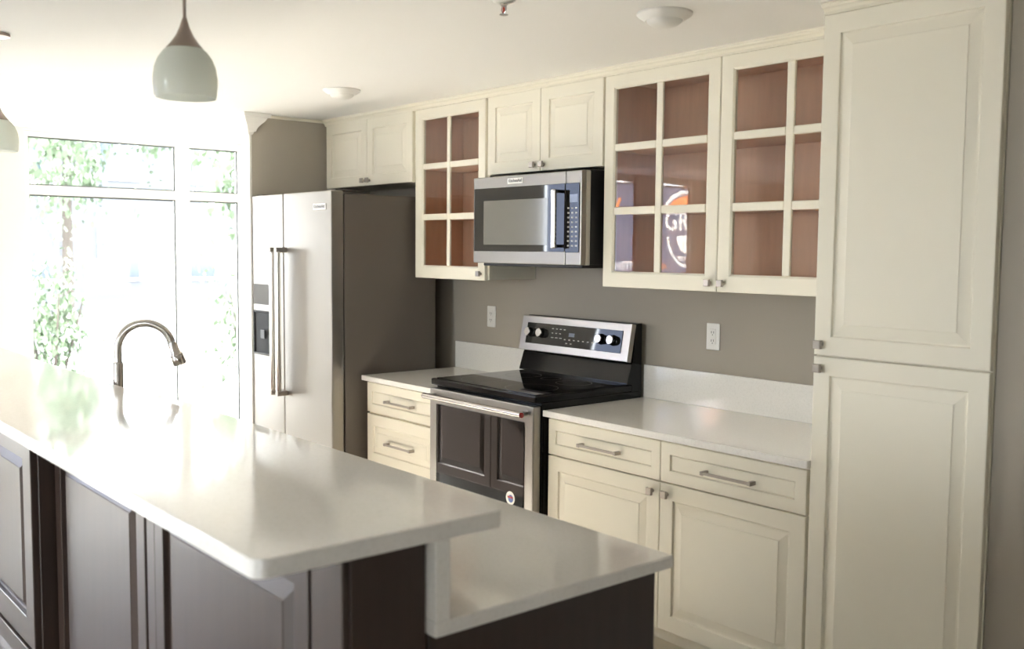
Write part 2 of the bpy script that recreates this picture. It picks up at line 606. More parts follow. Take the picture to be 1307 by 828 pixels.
# crown moulding along the wall cabinets and over the pantry
def crown_prof(y, z0, z1, p):
    h = z1 - z0
    return [(y + 0.03, z0), (y, z0), (y - 0.15 * p, z0 + 0.08 * h), (y - 0.2 * p, z0 + 0.3 * h), (y - 0.45 * p, z0 + 0.5 * h), (y - 0.75 * p, z0 + 0.62 * h),
            (y - 0.85 * p, z0 + 0.8 * h), (y - p, z0 + 0.82 * h), (y - p, z1), (y + 0.03, z1)]
YU = -0.332
bm = bmesh.new()
prism(bm, crown_prof(YU + 0.012, 2.338, 2.3745, 0.034), 'x', -1.641, 2.050)
struct(obj('trim_1', bm, 'cream'))
bm = bmesh.new()
prism(bm, crown_prof(-0.615, 2.338, 2.3745, 0.030), 'x', 2.052, 2.628)
struct(obj('trim_2', bm, 'cream'))
# baseboards
struct(obj('baseboard_back_right', B(2.63, XE, -0.62, -0.605, 0, 0.12, 0.003), 'trim_white'))

# ------------------------------------------------------------------ wall cabinets
ZU0, ZU1 = 1.4344, 2.3392


def solid_wall_cab(name, x0, x1, z0, doors, label):
    t = thing(name, ((x0 + x1) / 2, -0.155, z0), label, 'cabinet')
    obj('body', B(x0, x1, -0.311, -0.001, z0, ZU1 - 0.002, 0.001, 1), 'cream', t)
    for (a, b, kx) in doors:
        d = raised_front('door', t, 'cream', a, b, z0, ZU1, YU, stile=0.058 if b - a > 0.42 else 0.055)
        place('knob', KNOB, (kx, YU, z0 + 0.030), d)
    return t


solid_wall_cab('wall_cabinet', -1.640, -0.664, 1.956, [(-1.612, -1.1445, -1.172), (-1.1415, -0.674, -1.114)],
               'short cream wall cabinet with two raised-panel doors above the refrigerator')
solid_wall_cab('wall_cabinet', -0.0215, 0.7885, 1.9587, [(-0.015, 0.3752, 0.338), (0.3782, 0.7859, 0.401)],
               'short cream wall cabinet with two raised-panel doors above the microwave')


def glass_door(parent, x0, x1, cols, rows, kx, kz):
    bm = bmesh.new()
    px0, px1 = cols[0][0], cols[-1][1]
    pz0, pz1 = rows[0][0], rows[-1][1]
    # frame ring
    outer = [(x0, ZU0), (x1, ZU0), (x1, ZU1), (x0, ZU1)]
    inner = [(px0, pz0), (px1, pz0), (px1, pz1), (px0, pz1)]
    def ring(pts, y, g):
        cx, cz = (x0 + x1) / 2, (ZU0 + ZU1) / 2
        return [bm.verts.new((p[0] + (g if p[0] < cx else -g), y, p[1] + (g if p[1] < cz else -g))) for p in pts]
    R = [ring(outer, YU + 0.02, 0), ring(outer, YU + 0.003, 0), ring(outer, YU, 0.003), ring(inner, YU, -0.008), ring(inner, YU + 0.005, -0.002), ring(inner, YU + 0.007, 0), ring(inner, YU + 0.02, 0)]
    R.append(R[0])
    for i in range(len(R) - 1):
        for k in range(4):
            bm.faces.new((R[i][k], R[i][(k + 1) % 4], R[i + 1][(k + 1) % 4], R[i + 1][k]))
    d = obj('door', bm, 'cream', parent)
    for c0, c1 in zip(cols[:-1], cols[1:]):
        obj('muntin', B(c0[1], c1[0], YU + 0.002, YU + 0.016, pz0, pz1, 0.004, 2), 'cream', d)
    for r0, r1 in zip(rows[:-1], rows[1:]):
        for c in cols:
            obj('muntin', B(c[0], c[1], YU + 0.002, YU + 0.016, r0[1], r1[0], 0.004, 2), 'cream', d)
    for c in cols:
        for r in rows:
            obj('pane', B(c[0] + 0.0005, c[1] - 0.0005, YU + 0.010, YU + 0.013, r[0] + 0.0005, r[1] - 0.0005), 'cab_glass', d)
    place('knob', KNOB, (kx, YU, kz), d)
    return d


ROWS = [(1.503, 1.745), (1.778, 2.016), (2.047, 2.280)]


def glass_cab(x0, x1, doors, label):
    t = thing('glass_wall_cabinet', ((x0 + x1) / 2, -0.155, ZU0), label, 'cabinet')
    y0, y1, z0, z1, th = -0.311, -0.001, ZU0 + 0.004, ZU1 - 0.002, 0.016
    obj('side_panel', B(x0, x0 + th, y0, y1, z0, z1), 'cream', t)
    obj('side_panel', B(x1 - th, x1, y0, y1, z0, z1), 'cream', t)
    obj('bottom_panel', B(x0 + th, x1 - th, y0, y1, z0, z0 + th), 'cream', t)
    obj('top_panel', B(x0 + th, x1 - th, y0, y1, z1 - th, z1), 'cream', t)
    l = 0.003
    obj('back_lining', B(x0 + th, x1 - th, y1 - 0.008, y1, z0 + th, z1 - th), 'maple', t)
    obj('side_lining', B(x0 + th, x0 + th + l, y0, y1 - 0.008, z0 + th, z1 - th), 'maple', t)
    obj('side_lining', B(x1 - th - l, x1 - th, y0, y1 - 0.008, z0 + th, z1 - th), 'maple', t)
    obj('floor_lining', B(x0 + th + l, x1 - th - l, y0, y1 - 0.008, z0 + th, z0 + th + l), 'maple', t)
    obj('top_lining', B(x0 + th + l, x1 - th - l, y0, y1 - 0.008, z1 - th - l, z1 - th), 'maple', t)
    for z in (1.752, 2.020):
        obj('shelf', B(x0 + th + l, x1 - th - l, y0 + 0.03, y1 - 0.008, z, z + 0.018, 0.001, 1), 'maple', t)
    for a, b, cols, kx in doors:
        glass_door(t, a, b, cols, ROWS, kx, 1.469)
    return t


glass_cab(-0.660, -0.022, [(-0.6459, -0.0335, [(-0.574, -0.360), (-0.332, -0.096)], -0.064)],
          'narrow cream wall cabinet with one six-pane glass door, between refrigerator and microwave')
glass_cab(0.790, 2.054, [(0.7965, 1.4195, [(0.858, 1.091), (1.125, 1.356)], 1.389), (1.4225, 2.0480, [(1.486, 1.717), (1.751, 1.984)], 1.452)],
          'wide cream wall cabinet with two six-pane glass doors, beside the tall pantry')

# ------------------------------------------------------------------ tall pantry
t = thing('pantry_cabinet', (2.342, -0.305, 0), 'floor-to-ceiling cream pantry cabinet with two stacked raised-panel doors', 'cabinet')
obj('body', B(2.0545, 2.6265, -0.609, -0.001, 0.10, 2.338, 0.001, 1), 'cream', t)
obj('toe_kick', B(2.0545, 2.6265, -0.555, -0.02, 0, 0.10), 'cream', t)
d = raised_front('door', t, 'cream', 2.0579, 2.6234, 1.2635, 2.336, -0.630, stile=0.058)
place('knob', KNOB, (2.083, -0.630, 1.298), d)
d = raised_front('door', t, 'cream', 2.0579, 2.6234, 0.115, 1.2585, -0.630, stile=0.058)
place('knob', KNOB, (2.083, -0.630, 1.222), d)

# ------------------------------------------------------------------ base cabinets and counters
t = thing('base_cabinet', (1.41, -0.3, 0), 'cream base cabinet with two drawers over two doors, right of the range', 'cabinet')
obj('body', B(0.778, 2.0505, -0.609, -0.001, 0.11, 0.886, 0.001, 1), 'cream', t)
obj('toe_kick', B(0.778, 2.0505, -0.56, -0.02, 0, 0.11), 'cream_in', t)
for a, b, px in ((0.785, 1.4126, 1.0995), (1.4156, 2.047, 1.738)):
    d = raised_front('drawer', t, 'cream', a, b, 0.7285, 0.879, -0.630, stile=0.043, flat=True, pname='recessed_panel')
    place('pull', PULL, (px, -0.630, 0.800), d)
for a, b, kx in ((0.785, 1.4126, 1.378), (1.4156, 2.047, 1.450)):
    d = raised_front('door', t, 'cream', a, b, 0.158, 0.7234, -0.630, stile=0.060)
    place('knob', KNOB, (kx, -0.630, 0.684), d)

t = thing('drawer_base_cabinet', (-0.345, -0.3, 0), 'cream base cabinet with a stack of drawers between refrigerator and range', 'cabinet')
obj('body', B(-0.672, -0.006, -0.609, -0.001, 0.11, 0.886, 0.001, 1), 'cream', t)
obj('toe_kick', B(-0.672, -0.006, -0.56, -0.02, 0, 0.11), 'cream_in', t)
for z0, z1, zp, fl in ((0.722, 0.879, 0.797, True), (0.446, 0.712, 0.575, False), (0.158, 0.436, 0.295, False)):
    d = raised_front('drawer', t, 'cream', -0.662, -0.012, z0, z1, -0.630, stile=0.043 if fl else 0.058, bev=0.03, flat=fl,
                     pname='recessed_panel' if fl else 'raised_panel')
    place('pull', PULL_L, (-0.336, -0.630, zp), d)


def counter(name, x0, x1, label):
    o = obj(name, B(x0, x1, -0.648, -0.001, 0.887, 0.914, 0.003, 2), 'quartz')
    tag(o, label, 'countertop')


counter('countertop', 0.766, 2.0575, 'long white quartz countertop between the range and the pantry')
counter('countertop', -0.6927, -0.004, 'short white quartz countertop between the refrigerator and the range')
tag(obj('backsplash', B(0.766, 2.0575, -0.021, -0.0008, 0.914, 1.066, 0.002, 1), 'quartz'),
    'low white quartz backsplash strip between range and pantry', 'backsplash')
tag(obj('backsplash', B(-0.6927, -0.004, -0.021, -0.0008, 0.914, 1.066, 0.002, 1), 'quartz'),
    'low white quartz backsplash strip between refrigerator and range', 'backsplash')

# ------------------------------------------------------------------ refrigerator
FX0, FX1, FS = -1.6385, -0.705, -1.241
t = thing('refrigerator', (-1.16, -0.45, 0), 'large side-by-side stainless steel refrigerator with dark grey side', 'refrigerator')
obj('body', B(FX0 + 0.004, FX1, -0.738, -0.151, 0.05, 1.878, 0.004), 'fridge_side', t)
obj('base_grille', B(FX0 + 0.01, FX1 - 0.005, -0.73, -0.20, 0.0, 0.05), 'black_matte', t)
obj('door_gasket', B(FX0 + 0.012, FX1 - 0.010, -0.7455, -0.738, 0.07, 1.872), 'black_matte', t)
YF = -0.818


def fridge_door(x0, x1):
    bm = bmesh.new()
    box(bm, x0, x1, YF, -0.746, 0.075, 1.892, 0.006, 2)
    return obj('door', bm, 'steel_front', t)


dl = fridge_door(FX0, FS - 0.0035)
dr = fridge_door(FS + 0.0035, FX1)
for x in (FX0 + 0.05, FX1 - 0.05):
    obj('hinge_cover', B(x - 0.04, x + 0.04, -0.79, -0.66, 1.8925, 1.900, 0.002), 'fridge_side', t)
for dd, hx in ((dl, -1.284), (dr, -1.209)):
    h = obj('handle', tube(bmesh.new(), [(hx, YF - 0.052, 0.775), (hx, YF - 0.052, 1.575)], 0.0155, 16), 'handle_steel', dd, True)
    for z in (0.772, 1.578):
        obj('handle_bracket', B(hx - 0.015, hx + 0.015, YF - 0.068, YF - 0.0005, z - 0.014, z + 0.014, 0.004), 'nickel', dd)
obj('dispenser_panel', B(-1.618, -1.375, YF - 0.003, YF - 0.0002, 1.258, 1.378, 0.001, 1), 'panel_grey', dl)
bm = bmesh.new()
rings = rect_loft(bm, -1.618, -1.375, 0.962, 1.222, [(0, YF - 0.0002), (0, YF - 0.006), (0.010, YF - 0.006), (0.014, YF - 0.0012)])
obj('dispenser_recess', bm, 'disp_dark', dl)
obj('dispenser_tray', B(-1.59, -1.39, YF - 0.02, YF - 0.006, 0.966, 0.974, 0.002, 1), 'panel_grey', dl)
obj('dispenser_lever', B(-1.52, -1.47, YF - 0.010, YF - 0.006, 1.06, 1.11, 0.002, 1), 'black_matte', dl)
bd = obj('badge', B(-0.895, -0.760, YF - 0.003, YF - 0.0002, 1.792, 1.826, 0.001, 1), 'badge', dr)
bt = text_mesh('lettering', 'KitchenAid', 0.026, 0.0006, 'ink', 0.0006)
place('badge_lettering', bt, (-0.8275, YF - 0.0032, 1.810), dr, (math.radians(90), 0, 0))

# ------------------------------------------------------------------ microwave
t = thing('microwave_oven', (0.38, -0.2, 1.5252), 'stainless steel over-the-range microwave with black glass front', 'microwave')
obj('body', B(0.006, 0.756, -0.372, -0.002, 1.528, 1.944, 0.003), 'black_matte', t)
obj('steel_case', B(0.001, 0.759, -0.400, -0.3725, 1.526, 1.938, 0.003), 'steel', t)
YM = -0.430
dr = obj('door', B(0.0, 0.6585, YM, -0.4005, 1.5262, 1.938, 0.004), 'steel_micro', t)
cp = obj('control_panel', B(0.6615, 0.760, YM, -0.4005, 1.5262, 1.938, 0.004), 'steel_micro', t)
obj('glass_front', B(0.010, 0.6583, YM - 0.003, YM - 0.0002, 1.583, 1.884, 0.002, 1), 'black_glass', dr)
obj('window_screen', B(0.085, 0.545, YM - 0.0036, YM - 0.0031, 1.614, 1.824), 'mw_screen', dr)
obj('control_glass', B(0.6617, 0.750, YM - 0.003, YM - 0.0002, 1.581, 1.884, 0.002, 1), 'black_glass', cp)
obj('display', B(0.690, 0.740, YM - 0.0037, YM - 0.0031, 1.800, 1.835), 'lcd', cp)
for r in range(9):
    for c in range(3):
        zz = 1.775 - r * 0.0205
        xx = 0.682 + c * 0.025
        obj('button', B(xx - 0.006, xx + 0.006, YM - 0.0038, YM - 0.0031, zz - 0.0035, zz + 0.0035), 'mark', cp)
hx = 0.630
obj('handle', B(hx - 0.013, hx + 0.013, YM - 0.052, YM - 0.034, 1.598, 1.858, 0.006, 3), 'chrome', dr)
for z in (1.602, 1.842):
    obj('handle_bracket', B(hx - 0.012, hx + 0.012, YM - 0.036, YM - 0.003, z, z + 0.014, 0.002, 1), 'black', dr)
obj('badge', B(0.262, 0.372, YM - 0.003, YM - 0.0002, 1.898, 1.924, 0.001, 1), 'badge', dr)
bt2 = text_mesh('lettering', 'KitchenAid', 0.021, 0.0006, 'ink', 0.0005)
place('badge_lettering', bt2, (0.317, YM - 0.0032, 1.912), dr, (math.radians(90), 0, 0))
obj('bottom_vent', B(0.03, 0.73, -0.39, -0.03, 1.512, 1.5278, 0.003, 1), 'black_matte', t)

# ------------------------------------------------------------------ range
t = thing('range', (0.381, -0.35, 0), 'freestanding stainless steel electric range with black glass cooktop', 'range')
obj('body', B(0.003, 0.760, -0.648, -0.030, 0.05, 0.942, 0.003), 'black', t)
obj('base', B(0.02, 0.742, -0.60, -0.06, 0.0, 0.05), 'black_matte', t)
ck = obj('cooktop', B(0.0, 0.762, -0.683, -0.095, 0.943, 0.974, 0.006, 3), 'black', t)
obj('cooktop_glass', B(0.022, 0.740, -0.664, -0.125, 0.974, 0.9775, 0.001, 1), 'black_glass', ck)
for x, y, r in ((0.20, -0.53, 0.10), (0.56, -0.53, 0.12), (0.20, -0.27, 0.09), (0.56, -0.27, 0.085), (0.38, -0.25, 0.05)):
    bm = bmesh.new()
    n = 40
    A = [bm.verts.new((x + r * math.cos(2 * math.pi * k / n), y + r * math.sin(2 * math.pi * k / n), 0.9777)) for k in range(n)]
    C = [bm.verts.new((x + (r - .002) * math.cos(2 * math.pi * k / n), y + (r - .002) * math.sin(2 * math.pi * k / n), 0.9777)) for k in range(n)]
    for k in range(n):
        bm.faces.new((A[k], A[(k + 1) % n], C[(k + 1) % n], C[k]))
    obj('burner_ring', bm, 'fridge_side', ck)
YD = -0.692
dr = obj('oven_door', B(0.004, 0.758, YD, -0.6495, 0.290, 0.930, 0.005), 'steel_front', t)
obj('door_window', B(0.060, 0.702, YD - 0.003, YD - 0.0002, 0.330, 0.858, 0.002, 1), 'oven_glass', dr)
hy, hz = YD - 0.048, 0.897
obj('handle', tube(bmesh.new(), [(0.020, hy, hz), (0.735, hy, hz)], 0.0135, 18), 'chrome', dr, True)
for x0, x1 in ((0.030, 0.062), (0.692, 0.724)):
    obj('handle_bracket', B(x0, x1, hy, YD - 0.0002, hz - 0.010, hz + 0.010, 0.004), 'chrome', dr)
obj('handle_cap', tube(bmesh.new(), [(0.7352, hy, hz), (0.739, hy, hz)], 0.0115, 18), 'red', dr)
obj('handle_cap', tube(bmesh.new(), [(0.016, hy, hz), (0.0198, hy, hz)], 0.0115, 18), 'red', dr)
st = obj('sticker', lathe(bmesh.new(), [(0.030, -0.0002), (0.030, -0.0008)], (0.615, YD - 0.003, 0.512), 'y', 24), 'badge', dr)
obj('sticker_print', lathe(bmesh.new(), [(0.017, -0.0002), (0.017, -0.0005)], (0.618, YD - 0.0038, 0.510), 'y', 20), 'blue_ink', dr)
obj('sticker_print', B(0.598, 0.634, YD - 0.0050, YD - 0.0045, 0.512, 0.520), 'red', dr)
obj('storage_drawer', B(0.004, 0.758, YD + 0.004, -0.6495, 0.060, 0.282, 0.005), 'steel_front', t)
bm = bmesh.new()
prism(bm, [(-0.032, 0.943), (-0.094, 0.943), (-0.094, 0.976), (-0.126, 0.979), (-0.126, 0.985), (-0.098, 1.068), (-0.088, 1.085), (-0.072, 1.252), (-0.058, 1.257), (-0.032, 1.257)], 'x', 0.001, 0.761)
bg_ = obj('backguard', bm, 'black', t)
# slanted fascia: local frame along the slope
P0 = Vector((0.381, -0.1315, 1.083)); P1 = Vector((0.381, -0.1000, 1.257))
sl = (P1 - P0); SLEN = sl.length
ang = math.atan2(sl.y, sl.z)          # lean back
def slab(name, u0, u1, v0, v1, d0, d1, mat, parent, bev=0.0015):
    """u along x, v up the slope, d outwards (towards the room)"""
    bm = B(u0, u1, -d1, -d0, v0, v1, bev, 2)
    Rm = Matrix.Rotation(-ang, 4, 'X')
    for v in bm.verts:
        v.co = Rm @ v.co + Vector((0, P0.y, P0.z))
    return obj(name, bm, mat, parent)
def onslope(u, v, d):
    return Matrix.Rotation(-ang, 4, 'X') @ Vector((u, -d, v)) + Vector((0, P0.y, P0.z))
fa = slab('fascia', 0.000, 0.762, 0.0, SLEN, -0.030, 0.0, 'steel', bg_, 0.003)
slab('control_glass', 0.046, 0.716, 0.036, 0.142, 0.0002, 0.003, 'black_glass', bg_)
slab('display', 0.360, 0.400, 0.088, 0.106, 0.0032, 0.0036, 'lcd', bg_, 0)
kb = bmesh.new()
lathe(kb, [(0.026, 0), (0.026, -0.003), (0.023, -0.004), (0.0225, -0.020), (0.021, -0.0205)], (0, 0, 0), 'y', 24)
bmesh.ops.recalc_face_normals(kb, faces=kb.faces[:])
KN = bpy.data.meshes.new('range_knob'); kb.to_mesh(KN); kb.free(); KN.materials.append(M['black'])
kb = bmesh.new()
lathe(kb, [(0.0215, 0), (0.0215, -0.006), (0.0195, -0.008)], (0, 0, 0), 'y', 24)
bmesh.ops.recalc_face_normals(kb, faces=kb.faces[:])
KC = bpy.data.meshes.new('knob_face'); kb.to_mesh(KC); kb.free(); KC.materials.append(M['chrome'])
for u in (0.078, 0.166, 0.584, 0.662):
    k = place('knob', KN, onslope(u, 0.093, 0.0031), bg_, (-ang, 0, 0))
    k2 = bpy.data.objects.new('knob_face', KC)
    COL.objects.link(k2); k2.parent = k; k2.location = (0, -0.0206, 0)
for i, (u, v, wd) in enumerate([(0.235 + 0.028 * j, 0.118, 0.014) for j in range(4)] + [(0.235 + 0.028 * j, 0.096, 0.012) for j in range(3)] +
                               [(0.235 + 0.03 * j, 0.074, 0.018) for j in range(3)] + [(0.33 + 0.032 * j, 0.070, 0.012) for j in range(7)] +
                               [(0.345 + 0.03 * j, 0.052, 0.012) for j in range(2)]):
    slab('control_mark', u, u + wd, v, v + 0.004, 0.0031, 0.0035, 'mark', bg_, 0)

# ------------------------------------------------------------------ island
IX0, IX1 = -1.50, 2.42
YN, YK = -2.570, -1.792
t = thing('island', ((IX0 + IX1) / 2, (YN + YK) / 2, 0), 'dark espresso kitchen island with panelled doors under the two-level counter', 'island')
obj('carcass', B(IX0, -0.225, -2.405, YK, 0.10, 0.8855), 'espresso', t)
obj('carcass', B(0.525, IX1 - 0.02, -2.405, YK, 0.10, 0.8855), 'espresso', t)
obj('sink_case', B(-0.2245, 0.5245, -2.405, YK, 0.10, 0.69), 'espresso', t)
obj('sink_case', B(-0.2245, 0.5245, YK - 0.02, YK, 0.6905, 0.8855), 'espresso', t)
obj('bar_wall', B(IX0, IX1 - 0.02, YN + 0.0, -2.4125, 0.0, 1.0655), 'espresso', t)
obj('end_panel', B(IX1 - 0.0195, IX1, -2.406, YK, 0.0, 0.8855, 0.0015, 1), 'espresso', t)
obj('end_panel', B(IX1 - 0.0195, IX1, YN, -2.4125, 0.0, 1.0655, 0.0015, 1), 'espresso', t)
obj('toe_kick', B(IX0, IX1 - 0.02, -2.40, YK - 0.05, 0.0, 0.0995), 'black_matte', t)
# near side: doors facing the seating side
raised_front('door', t, 'espresso', 1.545, 2.303, 0.12, 1.030, YN - 0.020, stile=0.052, bev=0.042, deep=1.9)
raised_front('door', t, 'espresso', 0.730, 1.480, 0.12, 1.030, YN - 0.020, stile=0.056, bev=0.045, deep=1.9)
obj('filler_strip', B(1.486, 1.539, YN - 0.017, YN - 0.0005, 0.05, 1.0655, 0.002, 1), 'espresso', t)
obj('filler_strip', B(2.309, IX1, YN - 0.017, YN - 0.0005, 0.05, 1.0655, 0.002, 1), 'espresso', t)
pa = obj('projecting_case', B(-0.70, 0.712, YN - 0.062, YN - 0.0005, 0.05, 1.0655, 0.002, 1), 'espresso', t)
for x0, x1 in ((0.010, 0.708), (-0.695, 0.004)):
    raised_front('door', t, 'espresso', x0, x1, 0.36, 1.030, YN - 0.083, stile=0.085, bev=0.03, deep=1.9)
    raised_front('drawer', t, 'espresso', x0, x1, 0.08, 0.345, YN - 0.083, stile=0.06, bev=0.03)
raised_front('door', t, 'espresso', -1.48, -0.72, 0.12, 1.030, YN - 0.020, stile=0.056)
# kitchen side doors (seen mirrored in the oven door)
kx = [-1.48, -0.86, -0.24, 0.32, 0.88, 1.39, 1.90, 2.41]
for a, b in zip(kx[:-1], kx[1:]):
    dd = raised_front('door', t, 'espresso', a + 0.002, b - 0.002, 0.115, 0.872, YK + 0.021, s=-1, stile=0.06)

# counter slabs
def slab_round(x0, x1, y0, y1, z0, z1, rad, bev=0.003):
    bm = bmesh.new()
    pts = [(x0, y0)]
    for k in range(7):
        a = -math.pi / 2 + (math.pi / 2) * k / 6
        pts.append((x1 - rad + rad * math.cos(a), y0 + rad + rad * math.sin(a)))
    for k in range(4):
        a = 0 + (math.pi / 2) * k / 3
        r = 0.008
        pts.append((x1 - r + r * math.cos(a), y1 - r + r * math.sin(a)))
    pts.append((x0, y1))
    prism(bm, pts, 'z', z0, z1)
    bmesh.ops.recalc_face_normals(bm, faces=bm.faces[:])
    es = [e for e in bm.edges if abs(e.verts[0].co.z - e.verts[1].co.z) < 1e-6]
    bmesh.ops.bevel(bm, geom=es, offset=bev, segments=2, affect='EDGES', profile=0.5)
    return bm


tag(obj('bar_countertop', slab_round(IX0 - 0.10, 2.447, -2.760, -2.255, 1.066, 1.100, 0.03), 'quartz'),
    'raised white quartz bar top along the island', 'countertop')
SX0, SX1, SY0, SY1 = -0.20, 0.50, -2.12, -1.85
bm = bmesh.new()
y0, y1, z0, z1, x0, x1 = -2.4095, -1.754, 0.886, 0.9142, IX0 - 0.03, 2.447
o_ = [bm.verts.new((x, y, z)) for z in (z0, z1) for x, y in ((x0, y0), (x1, y0), (x1, y1), (x0, y1))]
i_ = [bm.verts.new((x, y, z)) for z in (z0, z1) for x, y in ((SX0, SY0), (SX1, SY0), (SX1, SY1), (SX0, SY1))]
for k in range(4):
    n = (k + 1) % 4
    bm.faces.new((o_[k], o_[n], o_[4 + n], o_[4 + k]))
    bm.faces.new((i_[k], i_[n], i_[4 + n], i_[4 + k]))
    bm.faces.new((o_[k], o_[n], i_[n], i_[k]))
    bm.faces.new((o_[4 + k], o_[4 + n], i_[4 + n], i_[4 + k]))
bmesh.ops.recalc_face_normals(bm, faces=bm.faces[:])
bmesh.ops.bevel(bm, geom=[e for e in bm.edges if e.calc_face_angle(0) > 1.0], offset=0.0025, segments=2, affect='EDGES')
tag(obj('island_countertop', bm, 'quartz'), 'lower white quartz counter on the kitchen side of the island', 'countertop')
tag(obj('counter_riser', B(IX0, 2.4468, -2.4093, -2.3755, 0.9145, 1.0657, 0.002, 1), 'quartz'),
    'upright white quartz riser between the two island counter levels', 'riser')
# sink
bm = bmesh.new()
rings = []
for ins, z in ((-0.02, 0.8855), (0.0, 0.8855), (0.004, 0.75), (0.03, 0.70)):
    rings.append([bm.verts.new(p) for p in ((SX0 + ins, SY0 + ins, z), (SX1 - ins, SY0 + ins, z), (SX1 - ins, SY1 - ins, z), (SX0 + ins, SY1 - ins, z))])
for i in range(3):
    for k in range(4):
        bm.faces.new((rings[i][k], rings[i][(k + 1) % 4], rings[i + 1][(k + 1) % 4], rings[i + 1][k]))
bm.faces.new(rings[-1])
tag(obj('sink', bm, 'steel', normals=True), 'stainless steel undermount sink basin in the island counter', 'sink')

# faucet
FB = Vector((0.140, -2.200, 0.9145))
dirv = Vector((0.10, 0.20, 0)).normalized()
t = thing('kitchen_faucet', FB, 'brushed steel gooseneck pull-down faucet rising behind the bar top', 'faucet')
obj('base', lathe(bmesh.new(), [(0.028, 0), (0.028, 0.006), (0.020, 0.012), (0.0185, 0.02), (0.0185, 0.245), (0.0165, 0.25)], FB, 'z', 20), 'chrome', t, True)
R = 0.096
cz = 1.213
pts = [FB + Vector((0, 0, 0.2505)), FB + Vector((0, 0, cz - FB.z - 0.02))]
for k in range(0, 17):
    a = math.pi - math.radians(166) * k / 16
    pts.append(Vector((FB.x, FB.y, cz)) + dirv * (R + R * math.cos(a)) + Vector((0, 0, R * math.sin(a))))
obj('neck', tube(bmesh.new(), pts, 0.0145, 16), 'chrome', t, True)
e = pts[-1]
tn = (pts[-1] - pts[-2]).normalized()
hd = obj('spray_head', tube(bmesh.new(), [e + tn * 0.001, e + tn * 0.045, e + tn * 0.050, e + tn * 0.085, e + tn * 0.090],
                            [0.0155, 0.019, 0.0225, 0.0245, 0.022], 20), 'chrome', t, True)
obj('head_band', tube(bmesh.new(), [e + tn * 0.0505, e + tn * 0.0545], 0.0240, 20), 'nickel', hd, True)
obj('lever', tube(bmesh.new(), [FB + Vector((0.018, -0.004, 0.10)), FB + Vector((0.05, -0.012, 0.115)), FB + Vector((0.10, -0.022, 0.12))], [0.009, 0.007, 0.006], 10), 'chrome', t, True)

# ------------------------------------------------------------------ lamps on the ceiling
def pendant(x, y, zb, label):
    t = thing('pendant_lamp', (x, y, zb), label, 'pendant lamp', 'pendant lamps over the bar')
    k = 0.147 / 2 / 74 * 2
    prof = [(0.0690, 0.0), (0.0712, 0.006), (0.0735, 0.030), (0.0735, 0.045), (0.0700, 0.070), (0.0610, 0.092), (0.0500, 0.1065), (0.0425, 0.113)]
    inner = [(r - 0.003, z) for r, z in prof[::-1]]
    bm = bmesh.new()
    lathe(bm, prof + inner, (x, y, zb), 'z', 40, cap=False)
    obj('shade', bm, 'shade_glass', t, True)
    obj('socket_cone', lathe(bmesh.new(), [(0.0435, 0.1135), (0.0330, 0.125), (0.0210, 0.142), (0.0120, 0.162), (0.0065, 0.180), (0.0045, 0.186)], (x, y, zb), 'z', 28), 'pend_metal', t, True)
    obj('rod', tube(bmesh.new(), [(x, y, zb + 0.1862), (x, y, ZC - 0.022)], 0.0040, 10), 'pend_metal', t, True)
    obj('canopy', lathe(bmesh.new(), [(0.055, ZC - zb - 0.0005), (0.055, ZC - zb - 0.012), (0.03, ZC - zb - 0.021), (0.006, ZC - zb - 0.022)], (x, y, zb), 'z', 28), 'pend_metal', t, True)
    obj('bulb', lathe(bmesh.new(), [(0.012, 0.110), (0.016, 0.09), (0.026, 0.065), (0.026, 0.05), (0.016, 0.034), (0.004, 0.030)], (x, y, zb), 'z', 16), 'lens', t, True)


pendant(1.558, -2.5, 1.944, 'white glass pendant lamp with bronze cone, hanging fully in view above the bar')
pendant(-0.235, -2.5, 1.944, 'white glass pendant lamp cut off by the picture edge, beside the big window')


def disk_light(x, y, label):
    t = thing('ceiling_light', (x, y, ZC), label, 'ceiling light', 'flush disk lights on the ceiling')
    obj('trim_ring', lathe(bmesh.new(), [(0.092, -0.0005), (0.092, -0.006), (0.086, -0.012), (0.064, -0.026), (0.060, -0.024)], (x, y, ZC), 'z', 40), 'white_plastic', t, True)
    obj('lens', lathe(bmesh.new(), [(0.0595, -0.0245), (0.056, -0.032), (0.045, -0.040), (0.028, -0.046), (0.008, -0.048)], (x, y, ZC), 'z', 36), 'lens', t, True)


disk_light(-0.503, -0.870, 'white flush disk light on the ceiling near the refrigerator')
disk_light(1.635, -0.905, 'white flush disk light on the ceiling near the pantry')

SPX, SPY = 1.405, -1.403
t = thing('fire_sprinkler', (SPX, SPY, ZC), 'small white fire sprinkler head with red bulb on the ceiling', 'sprinkler')
obj('escutcheon', lathe(bmesh.new(), [(0.036, -0.0005), (0.036, -0.003), (0.030, -0.008), (0.014, -0.010)], (SPX, SPY, ZC), 'z', 28), 'white_plastic', t, True)
obj('nozzle', lathe(bmesh.new(), [(0.010, -0.0102), (0.010, -0.016), (0.006, -0.018)], (SPX, SPY, ZC), 'z', 16), 'nickel', t, True)
obj('bulb', lathe(bmesh.new(), [(0.002, -0.0182), (0.0035, -0.024), (0.0035, -0.034), (0.002, -0.038)], (SPX, SPY, ZC), 'z', 12), 'bulb_red', t, True)
for s in (-1, 1):
    obj('yoke_arm', tube(bmesh.new(), [(SPX + s * 0.009, SPY, ZC - 0.016), (SPX + s * 0.011, SPY, ZC - 0.028), (SPX + s * 0.003, SPY, ZC - 0.042)], 0.0022, 8), 'chrome', t, True)
obj('deflector', lathe(bmesh.new(), [(0.014, -0.0425), (0.014, -0.044)], (SPX, SPY, ZC), 'z', 20), 'nickel', t)

